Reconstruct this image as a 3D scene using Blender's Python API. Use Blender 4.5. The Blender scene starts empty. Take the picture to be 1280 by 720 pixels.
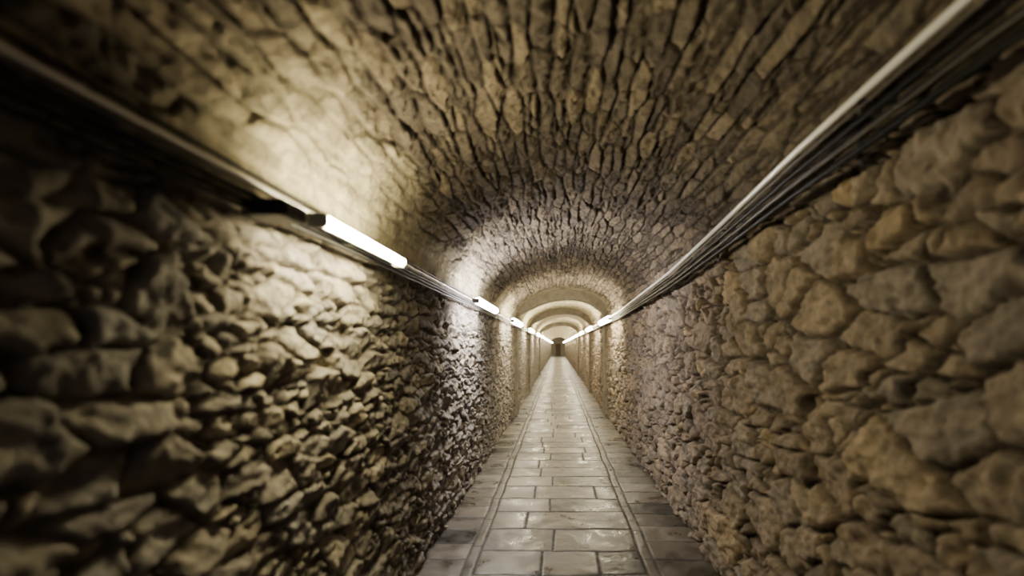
import bpy, math, random
import numpy as np
from mathutils import Vector

H = 1.6
XL, XR = -0.98, 1.13
ZL, ZR = H+0.50, H+0.74
LEN = 75.0
Y0 = -2.6
COL = bpy.context.scene.collection

# ------------------------------------------------------------------ noise
_rs = np.random.RandomState(7)
TABS = [_rs.rand(256, 256).astype(np.float32) for _ in range(8)]
def hsh(i, j, k=0):
    return TABS[k % 8][(i + 37*(k//8)) & 255, (j + (i >> 8)*91) & 255]
def vnoise(x, y, k=0):
    xi = np.floor(x).astype(np.int64); yi = np.floor(y).astype(np.int64)
    fx = x-xi; fy = y-yi
    fx = fx*fx*(3-2*fx); fy = fy*fy*(3-2*fy)
    a = hsh(xi, yi, k); b = hsh(xi+1, yi, k); c = hsh(xi, yi+1, k); d = hsh(xi+1, yi+1, k)
    return (a*(1-fx)+b*fx)*(1-fy)+(c*(1-fx)+d*fx)*fy
def fbm(x, y, k=0, o=3):
    s = 0; a = 0.5; t = 0
    for i in range(o):
        s = s+a*vnoise(x*2**i, y*2**i, k+i); t += a; a *= .5
    return s/t - 0.5

def rubble(u, v, cu, cv, seed, ju=.85, jv=.65, warp=.4):
    wu = u + fbm(u/cu*.7+seed*3.1, v/cv*.7, seed, 2)*cu*warp*2
    wv = v + fbm(u/cu*.8+9.7, v/cv*.8+seed, seed+2, 2)*cv*warp*2
    pu = wu/cu; pv = wv/cv
    J = np.floor(pv).astype(np.int64)
    best = np.full(u.shape, 1e9, np.float32)
    bx = np.zeros_like(best); by = np.zeros_like(best)
    bi = np.zeros(u.shape, np.int64); bj = np.zeros(u.shape, np.int64)
    def site(i, j):
        x = i + .5 + (hsh(i, j, seed)-.5)*ju + (j & 1)*.5
        y = j + .5 + (hsh(i, j, seed+1)-.5)*jv
        return x, y
    for dj in (-1, 0, 1):
        j = J+dj
        I = np.floor(pu-(j & 1)*.5).astype(np.int64)
        for di in (-1, 0, 1):
            i = I+di
            x, y = site(i, j)
            d = (x-pu)**2+(y-pv)**2
            m = d < best
            best = np.where(m, d, best); bx = np.where(m, x, bx); by = np.where(m, y, by)
            bi = np.where(m, i, bi); bj = np.where(m, j, bj)
    edge = np.full(u.shape, 1e9, np.float32)
    for dj in (-1, 0, 1):
        j = J+dj
        I = np.floor(pu-(j & 1)*.5).astype(np.int64)
        for di in (-2, -1, 0, 1, 2):
            i = I+di
            x, y = site(i, j)
            same = (i == bi) & (j == bj)
            nx = x-bx; ny = y-by
            L = np.sqrt(nx*nx+ny*ny)+1e-6
            nx = nx/L; ny = ny/L
            e = ((x+bx)*.5-pu)*nx+((y+by)*.5-pv)*ny
            e = e/np.sqrt((nx/cu)**2+(ny/cv)**2)
            edge = np.where(same, edge, np.minimum(edge, e))
    return edge, hsh(bi, bj, seed+3), hsh(bi, bj, seed+4), hsh(bi, bj, seed+5), hsh(bi, bj, seed+6), (pu-bx), (pv-by)

def stone_height(u, v, cu, cv, seed, depth=.05, rr=.035, gap=.004, sub=.42, rough=1.0, jv=.65, warp=.4, en=.016, tilt=1.0):
    A = rubble(u, v, cu, cv, seed, jv=jv, warp=warp)
    B = rubble(u+3.3, v+1.7, cu*.55, cv*.6, seed+9, jv=jv, warp=warp)
    m = A[4] < sub
    e = np.where(m, np.minimum(A[0], B[0]), A[0])
    r1, r2, r3, lx, ly = [np.where(m, b, a) for a, b in zip((A[1], A[2], A[3], A[5], A[6]), (B[1], B[2], B[3], B[5], B[6]))]
    r4 = np.where(m, B[4], (A[4]-sub)/(1-sub))
    e = e + fbm(u*26, v*26, seed+1, 3)*en
    t = np.clip((e-gap)/rr, 0, 1)
    s = np.sqrt(np.clip(1-(1-t)**2, 0, 1))
    h = depth*s*(.6+.7*r2)
    h = h + s*((r3-.5)*lx*1.2 + (r4-.5)*ly*1.6)*.06*tilt
    f = fbm(u*8, v*12, seed+2, 3)
    f2 = fbm(u*15+3, v*19, seed+5, 2)
    h = h + s*(np.abs(f)*-.06+.012 + np.abs(f2)*-.03)*rough + s*fbm(u*24, v*34, seed+4, 3)*.020*rough + fbm(u*55, v*60, seed+3, 2)*.006
    return h, r1, np.clip(e/.03, 0, 1)

def ysamples(segs, y0=Y0):
    out = [y0]
    for y1, d in segs:
        n = max(1, int(round((y1-out[-1])/d)))
        out += list(np.linspace(out[-1], y1, n+1)[1:])
    return np.array(out)
YS = ysamples([(0.3, .04), (4.0, .0085), (7, .013), (11, .022), (20, .05), (LEN, .25)])

def grid_mesh(name, P, attrs, mat, kind="structure", label=None, cat=None, flip=False):
    ny, nt, _ = P.shape
    me = bpy.data.meshes.new(name)
    nv = ny*nt
    me.vertices.add(nv)
    me.vertices.foreach_set("co", P.reshape(-1).astype(np.float32))
    idx = np.arange(nv).reshape(ny, nt)
    a = idx[:-1, :-1].ravel(); b = idx[1:, :-1].ravel(); c = idx[1:, 1:].ravel(); d = idx[:-1, 1:].ravel()
    q = np.stack([a, d, c, b] if flip else [a, b, c, d], 1)
    nf = len(q)
    me.loops.add(nf*4); me.loops.foreach_set("vertex_index", q.ravel().astype(np.int32))
    me.polygons.add(nf)
    me.polygons.foreach_set("loop_start", (np.arange(nf)*4).astype(np.int32))
    me.polygons.foreach_set("use_smooth", np.ones(nf, bool))
    me.update(calc_edges=True)
    for k, arr in attrs.items():
        at = me.attributes.new(k, 'FLOAT', 'POINT')
        at.data.foreach_set("value", arr.reshape(-1).astype(np.float32))
    me.materials.append(mat)
    ob = bpy.data.objects.new(name, me); COL.objects.link(ob)
    ob["kind"] = kind
    if label: ob["label"] = label
    if cat: ob["category"] = cat
    return ob

# ------------------------------------------------------------------ materials
def new_mat(name):
    m = bpy.data.materials.new(name); m.use_nodes = True
    nt = m.node_tree; b = nt.nodes["Principled BSDF"]
    return m, nt, b
def ramp(nt, cols):
    r = nt.nodes.new("ShaderNodeValToRGB")
    while len(r.color_ramp.elements) < len(cols): r.color_ramp.elements.new(.5)
    for e, (p, c) in zip(r.color_ramp.elements, cols):
        e.position = p; e.color = (*c, 1)
    return r
def stone_mat(name, cols, mortar, plaster=(.46, .41, .31), rough=.85, bump=.8, fs=34):
    m, nt, b = new_mat(name); L = nt.links
    a1 = nt.nodes.new("ShaderNodeAttribute"); a1.attribute_name = "rnd"
    a2 = nt.nodes.new("ShaderNodeAttribute"); a2.attribute_name = "edge"
    a3 = nt.nodes.new("ShaderNodeAttribute"); a3.attribute_name = "plaster"
    cr = ramp(nt, cols); L.new(a1.outputs["Fac"], cr.inputs[0])
    tc = nt.nodes.new("ShaderNodeTexCoord")
    n1 = nt.nodes.new("ShaderNodeTexNoise"); n1.inputs["Scale"].default_value = 9; n1.inputs["Detail"].default_value = 10
    n1.inputs["Roughness"].default_value = .7
    L.new(tc.outputs["Object"], n1.inputs["Vector"])
    nr = ramp(nt, [(.30, (.42, .42, .44)), (.70, (1.35, 1.31, 1.25))])
    L.new(n1.outputs["Fac"], nr.inputs[0])
    def mix(fac, A, B, mode='MIX'):
        x = nt.nodes.new("ShaderNodeMix"); x.data_type = 'RGBA'; x.blend_type = mode
        for s, val in ((x.inputs[0], fac), (x.inputs[6], A), (x.inputs[7], B)):
            if hasattr(val, "is_linked"): L.new(val, s)
            elif isinstance(val, tuple): s.default_value = (*val, 1)
            else: s.default_value = val
        return x.outputs[2]
    er = ramp(nt, [(0.0, (0, 0, 0)), (.5, (1, 1, 1))]); L.new(a2.outputs["Fac"], er.inputs[0])
    c = mix(er.outputs[0], mortar, cr.outputs[0])
    c = mix(a3.outputs["Fac"], c, plaster)
    c = mix(1.0, c, nr.outputs[0], 'MULTIPLY')
    L.new(c, b.inputs["Base Color"])
    n2 = nt.nodes.new("ShaderNodeTexNoise"); n2.inputs["Scale"].default_value = fs; n2.inputs["Detail"].default_value = 8
    n2.inputs["Roughness"].default_value = .65
    L.new(tc.outputs["Object"], n2.inputs["Vector"])
    bp = nt.nodes.new("ShaderNodeBump"); bp.inputs["Strength"].default_value = bump; bp.inputs["Distance"].default_value = .02
    L.new(n2.outputs["Fac"], bp.inputs["Height"]); L.new(bp.outputs[0], b.inputs["Normal"])
    b.inputs["Roughness"].default_value = rough
    b.inputs["Specular IOR Level"].default_value = .04
    return m
M_left = stone_mat("rubble_stone_grey", [(0, (.24, .222, .205)), (.35, (.34, .308, .26)), (.7, (.28, .268, .255)), (1, (.44, .392, .305))], (.15, .133, .11), rough=1.0)
M_right = stone_mat("rubble_stone_brown", [(0, (.205, .17, .142)), (.4, (.29, .238, .182)), (.75, (.25, .22, .195)), (1, (.375, .295, .20))], (.040, .033, .029), rough=1.0)
M_ceil = stone_mat("vault_stone", [(0, (.11, .094, .082)), (.5, (.16, .135, .108)), (1, (.22, .182, .138))], (.055, .046, .040), plaster=(.58, .52, .36), rough=1.0)  # plaster paler and stones darker than real, painting in the lamps' pool

def simple(name, col, rough=.6, metal=0, noise=.25, scale=20, bump=.1, spec=.5):
    m, nt, b = new_mat(name); L = nt.links
    tc = nt.nodes.new("ShaderNodeTexCoord")
    n = nt.nodes.new("ShaderNodeTexNoise"); n.inputs["Scale"].default_value = scale; n.inputs["Detail"].default_value = 5
    L.new(tc.outputs["Object"], n.inputs["Vector"])
    r = ramp(nt, [(.3, tuple(c*(1-noise) for c in col)), (.7, tuple(min(1, c*(1+noise)) for c in col))])
    L.new(n.outputs["Fac"], r.inputs[0]); L.new(r.outputs[0], b.inputs["Base Color"])
    if bump > 0:
        bp = nt.nodes.new("ShaderNodeBump"); bp.inputs["Strength"].default_value = bump; bp.inputs["Distance"].default_value = .01
        L.new(n.outputs["Fac"], bp.inputs["Height"]); L.new(bp.outputs[0], b.inputs["Normal"])
    b.inputs["Roughness"].default_value = rough; b.inputs["Metallic"].default_value = metal
    b.inputs["Specular IOR Level"].default_value = spec
    return m
M_plaster = simple("rib_plaster", (.20, .172, .13), .85, 0, .3, 6, .4)
M_end = simple("end_wall_plaster", (.5, .46, .38), .85, 0, .2, 6, .3)
M_steel = simple("galvanised_steel", (.99, .98, .95), .18, .15, .01, 30, 0, 1.0)
M_steel2 = simple("polished_steel", (.95, .94, .92), .2, .45, .03, 30, 0, 1.0)
M_rubber = simple("black_rubber", (.003, .003, .003), .4, 0, .0, 30, .0, .15)
M_grey = simple("grey_cable_sheath", (.08, .07, .052), .35, 0, .1, 30, .0, .5)
M_house = simple("lamp_housing_enamel", (.55, .55, .52), .4, 0, .1, 30, .02)
M_cap = simple("lamp_end_cap_plastic", (.35, .34, .32), .5, 0, .1, 30, .02)
M_dark = simple("dark_plastic", (.02, .02, .02), .5, 0, .2, 30, .03)
M_door = simple("brown_door_paint", (.16, .125, .085), .6, 0, .2, 8, .05)

def emis(name, col, s):
    m = bpy.data.materials.new(name); m.use_nodes = True; nt = m.node_tree
    b = nt.nodes["Principled BSDF"]
    b.inputs["Base Color"].default_value = (.8, .8, .8, 1)
    b.inputs["Emission Color"].default_value = (*col, 1)
    b.inputs["Emission Strength"].default_value = s
    return m
E_warm = emis("tube_glow_warm", (1, .88, .52), 195)
E_cool = emis("tube_glow_neutral", (1, .95, .90), 190)
E_far = emis("tube_glow_amber", (1, .89, .62), 85)

# ------------------------------------------------------------------ walls
def wall(name, X, inward, z1, cu, cv, seed, mat, label, dz=.0092, **kw):
    zs = np.linspace(-.05, z1, int((z1+.05)/dz))
    Yg, Zg = np.meshgrid(YS, zs, indexing='ij')
    h, rnd, edge = stone_height(Yg, Zg, cu, cv, seed, **kw)
    P = np.stack([X + inward*(h-.045), Yg, Zg], -1)
    return grid_mesh(name, P, {"rnd": rnd, "edge": edge, "plaster": np.zeros_like(rnd)}, mat, label=label, cat="wall", flip=(inward > 0))
wall("wall_left", XL, 1, ZL+.06, .225, .105, 1, M_left, "rough rubble stone wall with shallow mortared joints", depth=.031, rr=.024, sub=.38, gap=.002, jv=.6, warp=.40, en=.015, rough=.95)
wall("wall_right", XR, -1, ZR+.06, .33, .19, 3, M_right, "rough wall of large brown rubble stones", depth=.048, rr=.021, sub=.42, gap=.007, jv=.74, warp=.42, en=.024, rough=1.35, tilt=1.0)

# vault
CX = (XL+XR)/2; AX = (XR-XL)/2; TOP = H+1.25
def vault_pt(phi):
    x = CX-AX*math.cos(phi)
    zs = ZL+(ZR-ZL)*(phi/math.pi)
    b = TOP-(ZL+ZR)/2
    z = zs+b*math.sin(phi)**.9 if math.sin(phi) > 0 else zs
    return x, z
phis = np.linspace(0, math.pi, 1500)
pts = np.array([vault_pt(p) for p in phis])
sl = np.concatenate([[0], np.cumsum(np.hypot(*(np.diff(pts, axis=0).T)))])
NT = int(sl[-1]/.0092)
st = np.linspace(0, sl[-1], NT)
vx = np.interp(st, sl, pts[:, 0]); vz = np.interp(st, sl, pts[:, 1])
tx = np.gradient(vx); tz = np.gradient(vz); tl = np.hypot(tx, tz)
nx, nz = tz/tl, -tx/tl
Yg, Sg = np.meshgrid(YS, st, indexing='ij')
h, rnd, edge = stone_height(Yg, Sg, .38, .078, 5, depth=.025, rr=.024, gap=.0, sub=.2, rough=.95, jv=.36, warp=.24, en=.008, tilt=.7)
pl = np.clip((.50-Sg+fbm(Yg*1.8, Sg*5, 3, 3)*.5)/.35, 0, 1)*.74*np.clip((Yg-1.0)/.8, 0, 1)  # left haunch plaster strip; fades out towards camera to paint in the dark corner
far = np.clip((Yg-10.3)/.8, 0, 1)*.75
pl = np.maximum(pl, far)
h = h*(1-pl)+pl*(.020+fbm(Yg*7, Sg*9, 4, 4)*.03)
h = h-.030
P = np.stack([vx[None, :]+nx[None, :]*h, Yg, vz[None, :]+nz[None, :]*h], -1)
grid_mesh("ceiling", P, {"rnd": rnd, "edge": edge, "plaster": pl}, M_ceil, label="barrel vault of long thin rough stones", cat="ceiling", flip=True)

# ------------------------------------------------------------------ floor
xs = np.arange(XL-.06, XR+.07, .0095)
YF = ysamples([(2.2, .1), (6, .011), (10, .02), (20, .05), (LEN, .15)])
Yg, Xg = np.meshgrid(YF, xs, indexing='ij')
bounds = [(-2, -.68, .30, 0), (-.68, -.60, .60, 1), (-.60, .64, .42, 2), (.64, .72, .60, 4), (.72, 2, .33, 5)]
hf = np.zeros_like(Yg); rn = np.zeros_like(Yg); ed = np.zeros_like(Yg)
wy = Yg+fbm(Yg*1.8, Xg*2.5, 3, 2)*.05
wx = Xg+fbm(Yg*1.6, Xg*2+7, 5, 2)*.035
for x0, x1, row, k in bounds:
    m = (wx >= x0) & (wx < x1)
    q = (wy+.36*(k % 2))/row
    q = q + .25*(vnoise(q*0+k*3.3, q*.9, 6)-.5)
    jrow = np.floor(q).astype(np.int64)
    fr = q-jrow
    dy = np.minimum(fr, 1-fr)*row
    dx = np.minimum(wx-x0, x1-wx)
    kk = np.full_like(jrow, k*13+5)
    if k == 2:
        m1 = x0+.30+.30*hsh(jrow, kk, 4)
        m2_ = x0+.82+.22*hsh(jrow, kk, 7)
        two = hsh(jrow, kk, 5) > .5
        dx = np.minimum(dx, np.abs(wx-m1))
        dx = np.where(two, np.minimum(dx, np.abs(wx-m2_)), dx)
        kk = kk+np.where(wx > m1, 3, 0)+np.where(two & (wx > m2_), 4, 0)
    e = np.minimum(dx, dy)+fbm(Yg*30, Xg*30, 1, 2)*.008
    r = hsh(jrow, kk, 2); t1 = hsh(jrow, kk, 3)-.5; t2 = hsh(jrow, kk, 6)-.5
    s = np.clip((e-.001)/.014, 0, 1); s = s*s*(3-2*s)
    amp = .003 if k in (0, 1, 4, 5) else .0055
    hh = s*amp+s*((r-.5)*.004+t1*(fr-.5)*.008+t2*(wx-(x0+x1)/2)*.008)
    ee = np.clip(e/.016, 0, 1)
    if k in (1, 4): ee = .25+.75*ee
    hf = np.where(m, hh, hf); rn = np.where(m, r if k not in (1, 4) else .3+r*.25, rn); ed = np.where(m, ee, ed)
hf = hf-.010+fbm(Yg*7, Xg*7, 2, 4)*.010
P = np.stack([Xg, Yg, hf], -1)
m, nt, b = new_mat("worn_wet_paving"); L = nt.links
a1 = nt.nodes.new("ShaderNodeAttribute"); a1.attribute_name = "rnd"
a2 = nt.nodes.new("ShaderNodeAttribute"); a2.attribute_name = "edge"
cr = ramp(nt, [(0, (.016, .013, .011)), (.18, (.026, .022, .018)), (.24, (.080, .067, .054)), (.55, (.115, .097, .078)), (1, (.165, .141, .114))])
L.new(a1.outputs["Fac"], cr.inputs[0])
tc = nt.nodes.new("ShaderNodeTexCoord")
n1 = nt.nodes.new("ShaderNodeTexNoise"); n1.inputs["Scale"].default_value = 2.6; n1.inputs["Detail"].default_value = 10
n1.inputs["Roughness"].default_value = .68
L.new(tc.outputs["Object"], n1.inputs["Vector"])
nr = ramp(nt, [(.34, (.40, .38, .36)), (.52, (.9, .9, .9)), (.7, (1.25, 1.25, 1.25))]); L.new(n1.outputs["Fac"], nr.inputs[0])
mx = nt.nodes.new("ShaderNodeMix"); mx.data_type = 'RGBA'; mx.blend_type = 'MULTIPLY'; mx.inputs[0].default_value = 1
L.new(cr.outputs[0], mx.inputs[6]); L.new(nr.outputs[0], mx.inputs[7])
m2 = nt.nodes.new("ShaderNodeMix"); m2.data_type = 'RGBA'; L.new(a2.outputs["Fac"], m2.inputs[0])
m2.inputs[6].default_value = (.010, .008, .007, 1); L.new(mx.outputs[2], m2.inputs[7]); L.new(m2.outputs[2], b.inputs["Base Color"])
rr_ = ramp(nt, [(.36, (.22,)*3), (.62, (.50,)*3)]); L.new(n1.outputs["Fac"], rr_.inputs[0])
rj = nt.nodes.new("ShaderNodeMix"); rj.data_type = 'RGBA'; L.new(a2.outputs["Fac"], rj.inputs[0])
rj.inputs[6].default_value = (.95, .95, .95, 1); L.new(rr_.outputs[0], rj.inputs[7]); L.new(rj.outputs[2], b.inputs["Roughness"])
n2 = nt.nodes.new("ShaderNodeTexNoise"); n2.inputs["Scale"].default_value = 30; n2.inputs["Detail"].default_value = 6
L.new(tc.outputs["Object"], n2.inputs["Vector"])
bp = nt.nodes.new("ShaderNodeBump"); bp.inputs["Strength"].default_value = .3; bp.inputs["Distance"].default_value = .006
L.new(n2.outputs["Fac"], bp.inputs["Height"]); L.new(bp.outputs[0], b.inputs["Normal"])
b.inputs["Specular IOR Level"].default_value = .6
grid_mesh("floor", P, {"rnd": rn, "edge": ed}, m, label="damp worn stone slab paving with side channels", cat="floor", flip=True)

# ------------------------------------------------------------------ mesh helpers
def mk(name, verts, faces, mat, parent=None, smooth=False):
    me = bpy.data.meshes.new(name); me.from_pydata([tuple(v) for v in verts], [], faces)
    me.materials.append(mat)
    if smooth:
        for p in me.polygons: p.use_smooth = True
    ob = bpy.data.objects.new(name, me); COL.objects.link(ob)
    if parent: ob.parent = parent
    return ob
def tube_geo(pts, r, seg=10):
    V = []; F = []
    n = len(pts)
    for i, p in enumerate(pts):
        a = Vector(pts[max(0, i-1)]); c = Vector(pts[min(n-1, i+1)])
        t = (c-a).normalized()
        s = t.cross(Vector((0, 0, 1)))
        if s.length < 1e-4: s = Vector((1, 0, 0))
        s.normalize(); w = s.cross(t)
        for k in range(seg):
            an = 2*math.pi*k/seg
            V.append(Vector(p)+s*math.cos(an)*r+w*math.sin(an)*r)
    for i in range(n-1):
        for k in range(seg):
            F.append((i*seg+k, i*seg+(k+1) % seg, (i+1)*seg+(k+1) % seg, (i+1)*seg+k))
    F.append(tuple(range(seg))[::-1]); F.append(tuple((n-1)*seg+k for k in range(seg)))
    return V, F
def box_geo(c, s, bev=.004):
    import bmesh
    bm = bmesh.new(); bmesh.ops.create_cube(bm, size=1)
    for v in bm.verts: v.co = Vector((v.co.x*s[0], v.co.y*s[1], v.co.z*s[2]))
    bmesh.ops.bevel(bm, geom=bm.edges[:], offset=bev, segments=2, affect='EDGES')
    V = [v.co+Vector(c) for v in bm.verts]; bm.verts.index_update()
    F = [tuple(v.index for v in f.verts) for f in bm.faces]
    bm.free(); return V, F
def join(gs):
    V = []; F = []
    for v, f in gs:
        o = len(V); V += list(v); F += [tuple(i+o for i in q) for q in f]
    return V, F

# ------------------------------------------------------------------ transverse ribs (far section)
def rib(n, y, w=.40, off=.06):
    prof = [(XL, -.03)]+[(XL, ZL*.5)]+[vault_pt(math.pi*i/40) for i in range(41)]+[(XR, ZR*.5), (XR, -.03)]
    outer = []; inner = []
    cz = H+.2
    for x, z in prof:
        if z <= ZL-.001 or (x > CX and z <= ZR-.001):
            s = 1 if x < CX else -1
            inner.append((x+s*off, z)); outer.append((x-s*.06, z))
        else:
            d = Vector((CX-x, (cz-z))).normalized()
            k = 1+2.2*max(0, min(1, (z-ZR)/(TOP-ZR)*2))
            inner.append((x+d.x*off*k, z+d.y*off*k)); outer.append((x-d.x*.06, z-d.y*.06))
    V = []; N = len(prof)
    for (ix, iz), (ox, oz) in zip(inner, outer):
        V += [(ix, y-w/2, iz), (ix, y+w/2, iz), (ox, y+w/2, oz), (ox, y-w/2, oz)]
    F = []
    for i in range(N-1):
        a = i*4; c = a+4
        for k in range(4):
            F.append((a+k, a+(k+1) % 4, c+(k+1) % 4, c+k))
    F += [(0, 1, 2, 3), tuple((N-1)*4+k for k in (3, 2, 1, 0))]
    o = mk("trim_%d" % n, V, F, M_plaster)
    o["kind"] = "structure"; o["label"] = "plastered transverse arch rib with pilasters"; o["category"] = "arch"
    return o
ry = [11.2, 16.5, 26]
for i, y in enumerate(ry): rib(i+1, y)

V, F = box_geo((CX, LEN+.1, 1.4), (2.6, .2, 3.1), .01)
o = mk("wall_back", V, F, M_end); o["kind"] = "structure"; o["label"] = "plastered end wall of the tunnel"; o["category"] = "wall"
g = [box_geo((CX, LEN-.02, .95), (.8, .06, 1.9), .01)]+[box_geo((CX+sx*.18, LEN-.055, z), (.26, .02, h_), .005) for sx in (-1, 1) for z, h_ in ((1.4, .75), (.5, .7))]
V, F = join(g)
o = mk("door_1", V, F, M_door); o["kind"] = "structure"; o["label"] = "brown panelled door closing the tunnel"; o["category"] = "door"

# ------------------------------------------------------------------ cables
def run(name, path, r, mat, label, cat, group, seg=12, seed=0, wob=.006):
    rr = random.Random(seed)
    ph = [rr.random()*6 for _ in range(4)]
    pts = []
    y = -2.4
    while y < LEN-.2:
        x, z = path(y)
        a = wob*math.sin(y*2.1+ph[0])+wob*.7*math.sin(y*4.7+ph[1])
        b2 = wob*.4*math.sin(y*1.7+ph[2])
        pts.append((x+b2, y, z+a))
        y += .12 if y < 8 else (.4 if y < 20 else 2)
    V, F = tube_geo(pts, r, seg)
    o = mk(name, V, F, mat, smooth=True)
    o["label"] = label; o["category"] = cat; o["group"] = group
    return o
def lab(nm, mt, side):
    if nm[0] == 'e': return "shiny galvanised steel conduit running above " + ("thin cables on rubble wall" if side < 0 else "a bundle of black cables")
    kind = "grey sheathed" if mt is M_grey else "black rubber"
    return kind + " cable " + ("clipped along the rubble wall top" if side < 0 else "in a sagging bundle on the brown stone wall")
xl = XL+.065
left = [(.490, 0, .0065, M_steel2, 'electrical_conduit', .0), (.474, -.004, .004, M_grey, 'power_cable', .001), (.456, -.014, .0075, M_rubber, 'power_cable', .001),
        (.436, -.020, .0075, M_rubber, 'power_cable', .001), (.510, .008, .006, M_rubber, 'power_cable', .001), (.416, -.026, .0075, M_rubber, 'power_cable', .001)]
for i, (dz, sp, r, mt, nm, wb) in enumerate(left):
    run(nm, (lambda y, dz=dz, sp=sp: (xl, H+dz+sp*max(0, min(1, (1.8-y)/1.2)))), r, mt, lab(nm, mt, -1), "pipe" if nm[0] == 'e' else "cable", "services along the lamp wall", seed=i, wob=wb)
PY = [-3, 1.2, 2.06, 3.07, 4.36, 8, 14, 90]
PZ = [.92, .867, .83, .753, .67, .57, .545, .54]
def rpath(n):
    def f(y):
        z = float(np.interp(y, PY, PZ))
        k = max(0, min(1, (z-.55)/.30))
        return XR-.085-(.022 if n % 2 else 0)+(-.022 if n == 0 else 0), H+z-n*(.0125+.0115*k)-(.018 if n else 0)
    return f
right = [(0, .0145, M_steel, 'electrical_conduit')]+[(n, .0105 if n not in (1, 5) else .005, M_rubber if n not in (1, 5) else M_grey, 'power_cable') for n in range(1, 8)]
for i, (n, r, mt, nm) in enumerate(right):
    run(nm, rpath(n), r, mt, lab(nm, mt, 1), "pipe" if nm[0] == 'e' else "cable", "services bundle along the brown stone wall", seed=20+i, wob=0 if n < 1 else .0006)

def bracket(x, s, y, z0, z1):
    V, F = join([box_geo((x, y, (z0+z1)/2), (.006, .025, z1-z0), .002),
                 box_geo((x-s*.03, y, z0), (.06, .025, .006), .002), box_geo((x-s*.03, y, z1), (.06, .025, .006), .002)])
    o = mk("cable_bracket", V, F, M_dark)
    o["label"] = "dark steel bracket holding cables to the stone wall"; o["category"] = "bracket"; o["group"] = "cable brackets"
for y in (3.3, 6.5):
    bracket(xl-.02, 1, y, H+.395, H+.535)
for y in (1.7, 3.2, 4.9, 7.0):
    x, z = rpath(0)(y); x2, z2 = rpath(7)(y)
    bracket(XR-.058, -1, y, z2-.018, z+.022)
g = [box_geo((XL+.10, 1.49, H+.415), (.13, .13, .05), .006), box_geo((XL+.167, 1.49, H+.415), (.008, .11, .038), .003)]
V, F = join(g)
o = mk("junction_box", V, F, M_dark); o["label"] = "black plastic junction box beside a lit tube lamp"; o["category"] = "junction box"

# ------------------------------------------------------------------ lamps
def lamp_parts(L=.86, r=.024):
    hous = join([box_geo((-.045, 0, .012), (.025, L+.02, .03), .006)])
    tube = tube_geo([(0, -L/2+.012, 0), (0, 0, 0), (0, L/2-.012, 0)], r, 16)
    c1 = join([box_geo((-.018, -L/2, .0), (.065, .02, .046), .006)])
    c2 = join([box_geo((-.018, L/2, .0), (.065, .02, .046), .006)])
    br = join([box_geo((-.085, 0, .012), (.06, .04, .02), .004)])
    return [("housing", hous, M_house, False), ("tube", tube, None, True), ("end_cap", c1, M_cap, False), ("end_cap", c2, M_cap, False), ("mount", br, M_dark, False)]
PM = {}
for key, em, LL, r in (("w", E_warm, .82, .020), ("c", E_cool, 1.3, .036), ("f", E_far, 1.6, .052)):
    lst = []
    for nm, (V, F), mt, sm in lamp_parts(LL, r):
        me = bpy.data.meshes.new(nm); me.from_pydata([tuple(v) for v in V], [], F); me.materials.append(mt or em)
        if sm:
            for p in me.polygons: p.use_smooth = True
        lst.append((nm, me))
    PM[key] = lst
def lamp(x, y, z, side, key, label):
    root = bpy.data.objects.new("tube_lamp", None); COL.objects.link(root); root.empty_display_size = .1
    root.location = (x, y, z)
    if side < 0: root.rotation_euler = (0, 0, math.pi)
    root["label"] = label; root["category"] = "lamp"; root["group"] = "fluorescent tube lamps along the tunnel"
    for nm, me in PM[key]:
        o = bpy.data.objects.new(nm, me); o.parent = root; COL.objects.link(o)
LX = XL+.195
lamp(LX, 2.02, H+.420, 1, "w", "lit warm white fluorescent tube on rubble wall beside junction box")
lamp(LX+.03, 5.2, H+.425, 1, "c", "lit neutral white fluorescent tube on rubble stone wall")
y = 9.2
while y < LEN-1:
    lamp(LX+.015, y, H+.435, 1, "f", "lit fluorescent tube lamp on the narrower stone wall")
    y += 5.0
y = 9.1
while y < LEN-1:
    lamp(XR-.245, y, H+.465, -1, "f", "lit fluorescent tube lamp below the steel conduit")
    y += 4.4

# ------------------------------------------------------------------ world + camera
w = bpy.data.worlds.new("World"); bpy.context.scene.world = w; w.use_nodes = True
w.node_tree.nodes["Background"].inputs[0].default_value = (.80, .78, 1, 1)
w.node_tree.nodes["Background"].inputs[1].default_value = .26
cam = bpy.data.cameras.new("camera"); co = bpy.data.objects.new("camera", cam); COL.objects.link(co)
co.location = (0, 0, H); co.rotation_euler = (math.pi/2, 0, 0)
cam.sensor_width = 36; cam.lens = 600/1280*36
cam.shift_x = -57/1280; cam.shift_y = 72/1280
cam.clip_start = .01; cam.clip_end = 200
cam.dof.use_dof = True; cam.dof.focus_distance = 6; cam.dof.aperture_fstop = .8
bpy.context.scene.camera = co
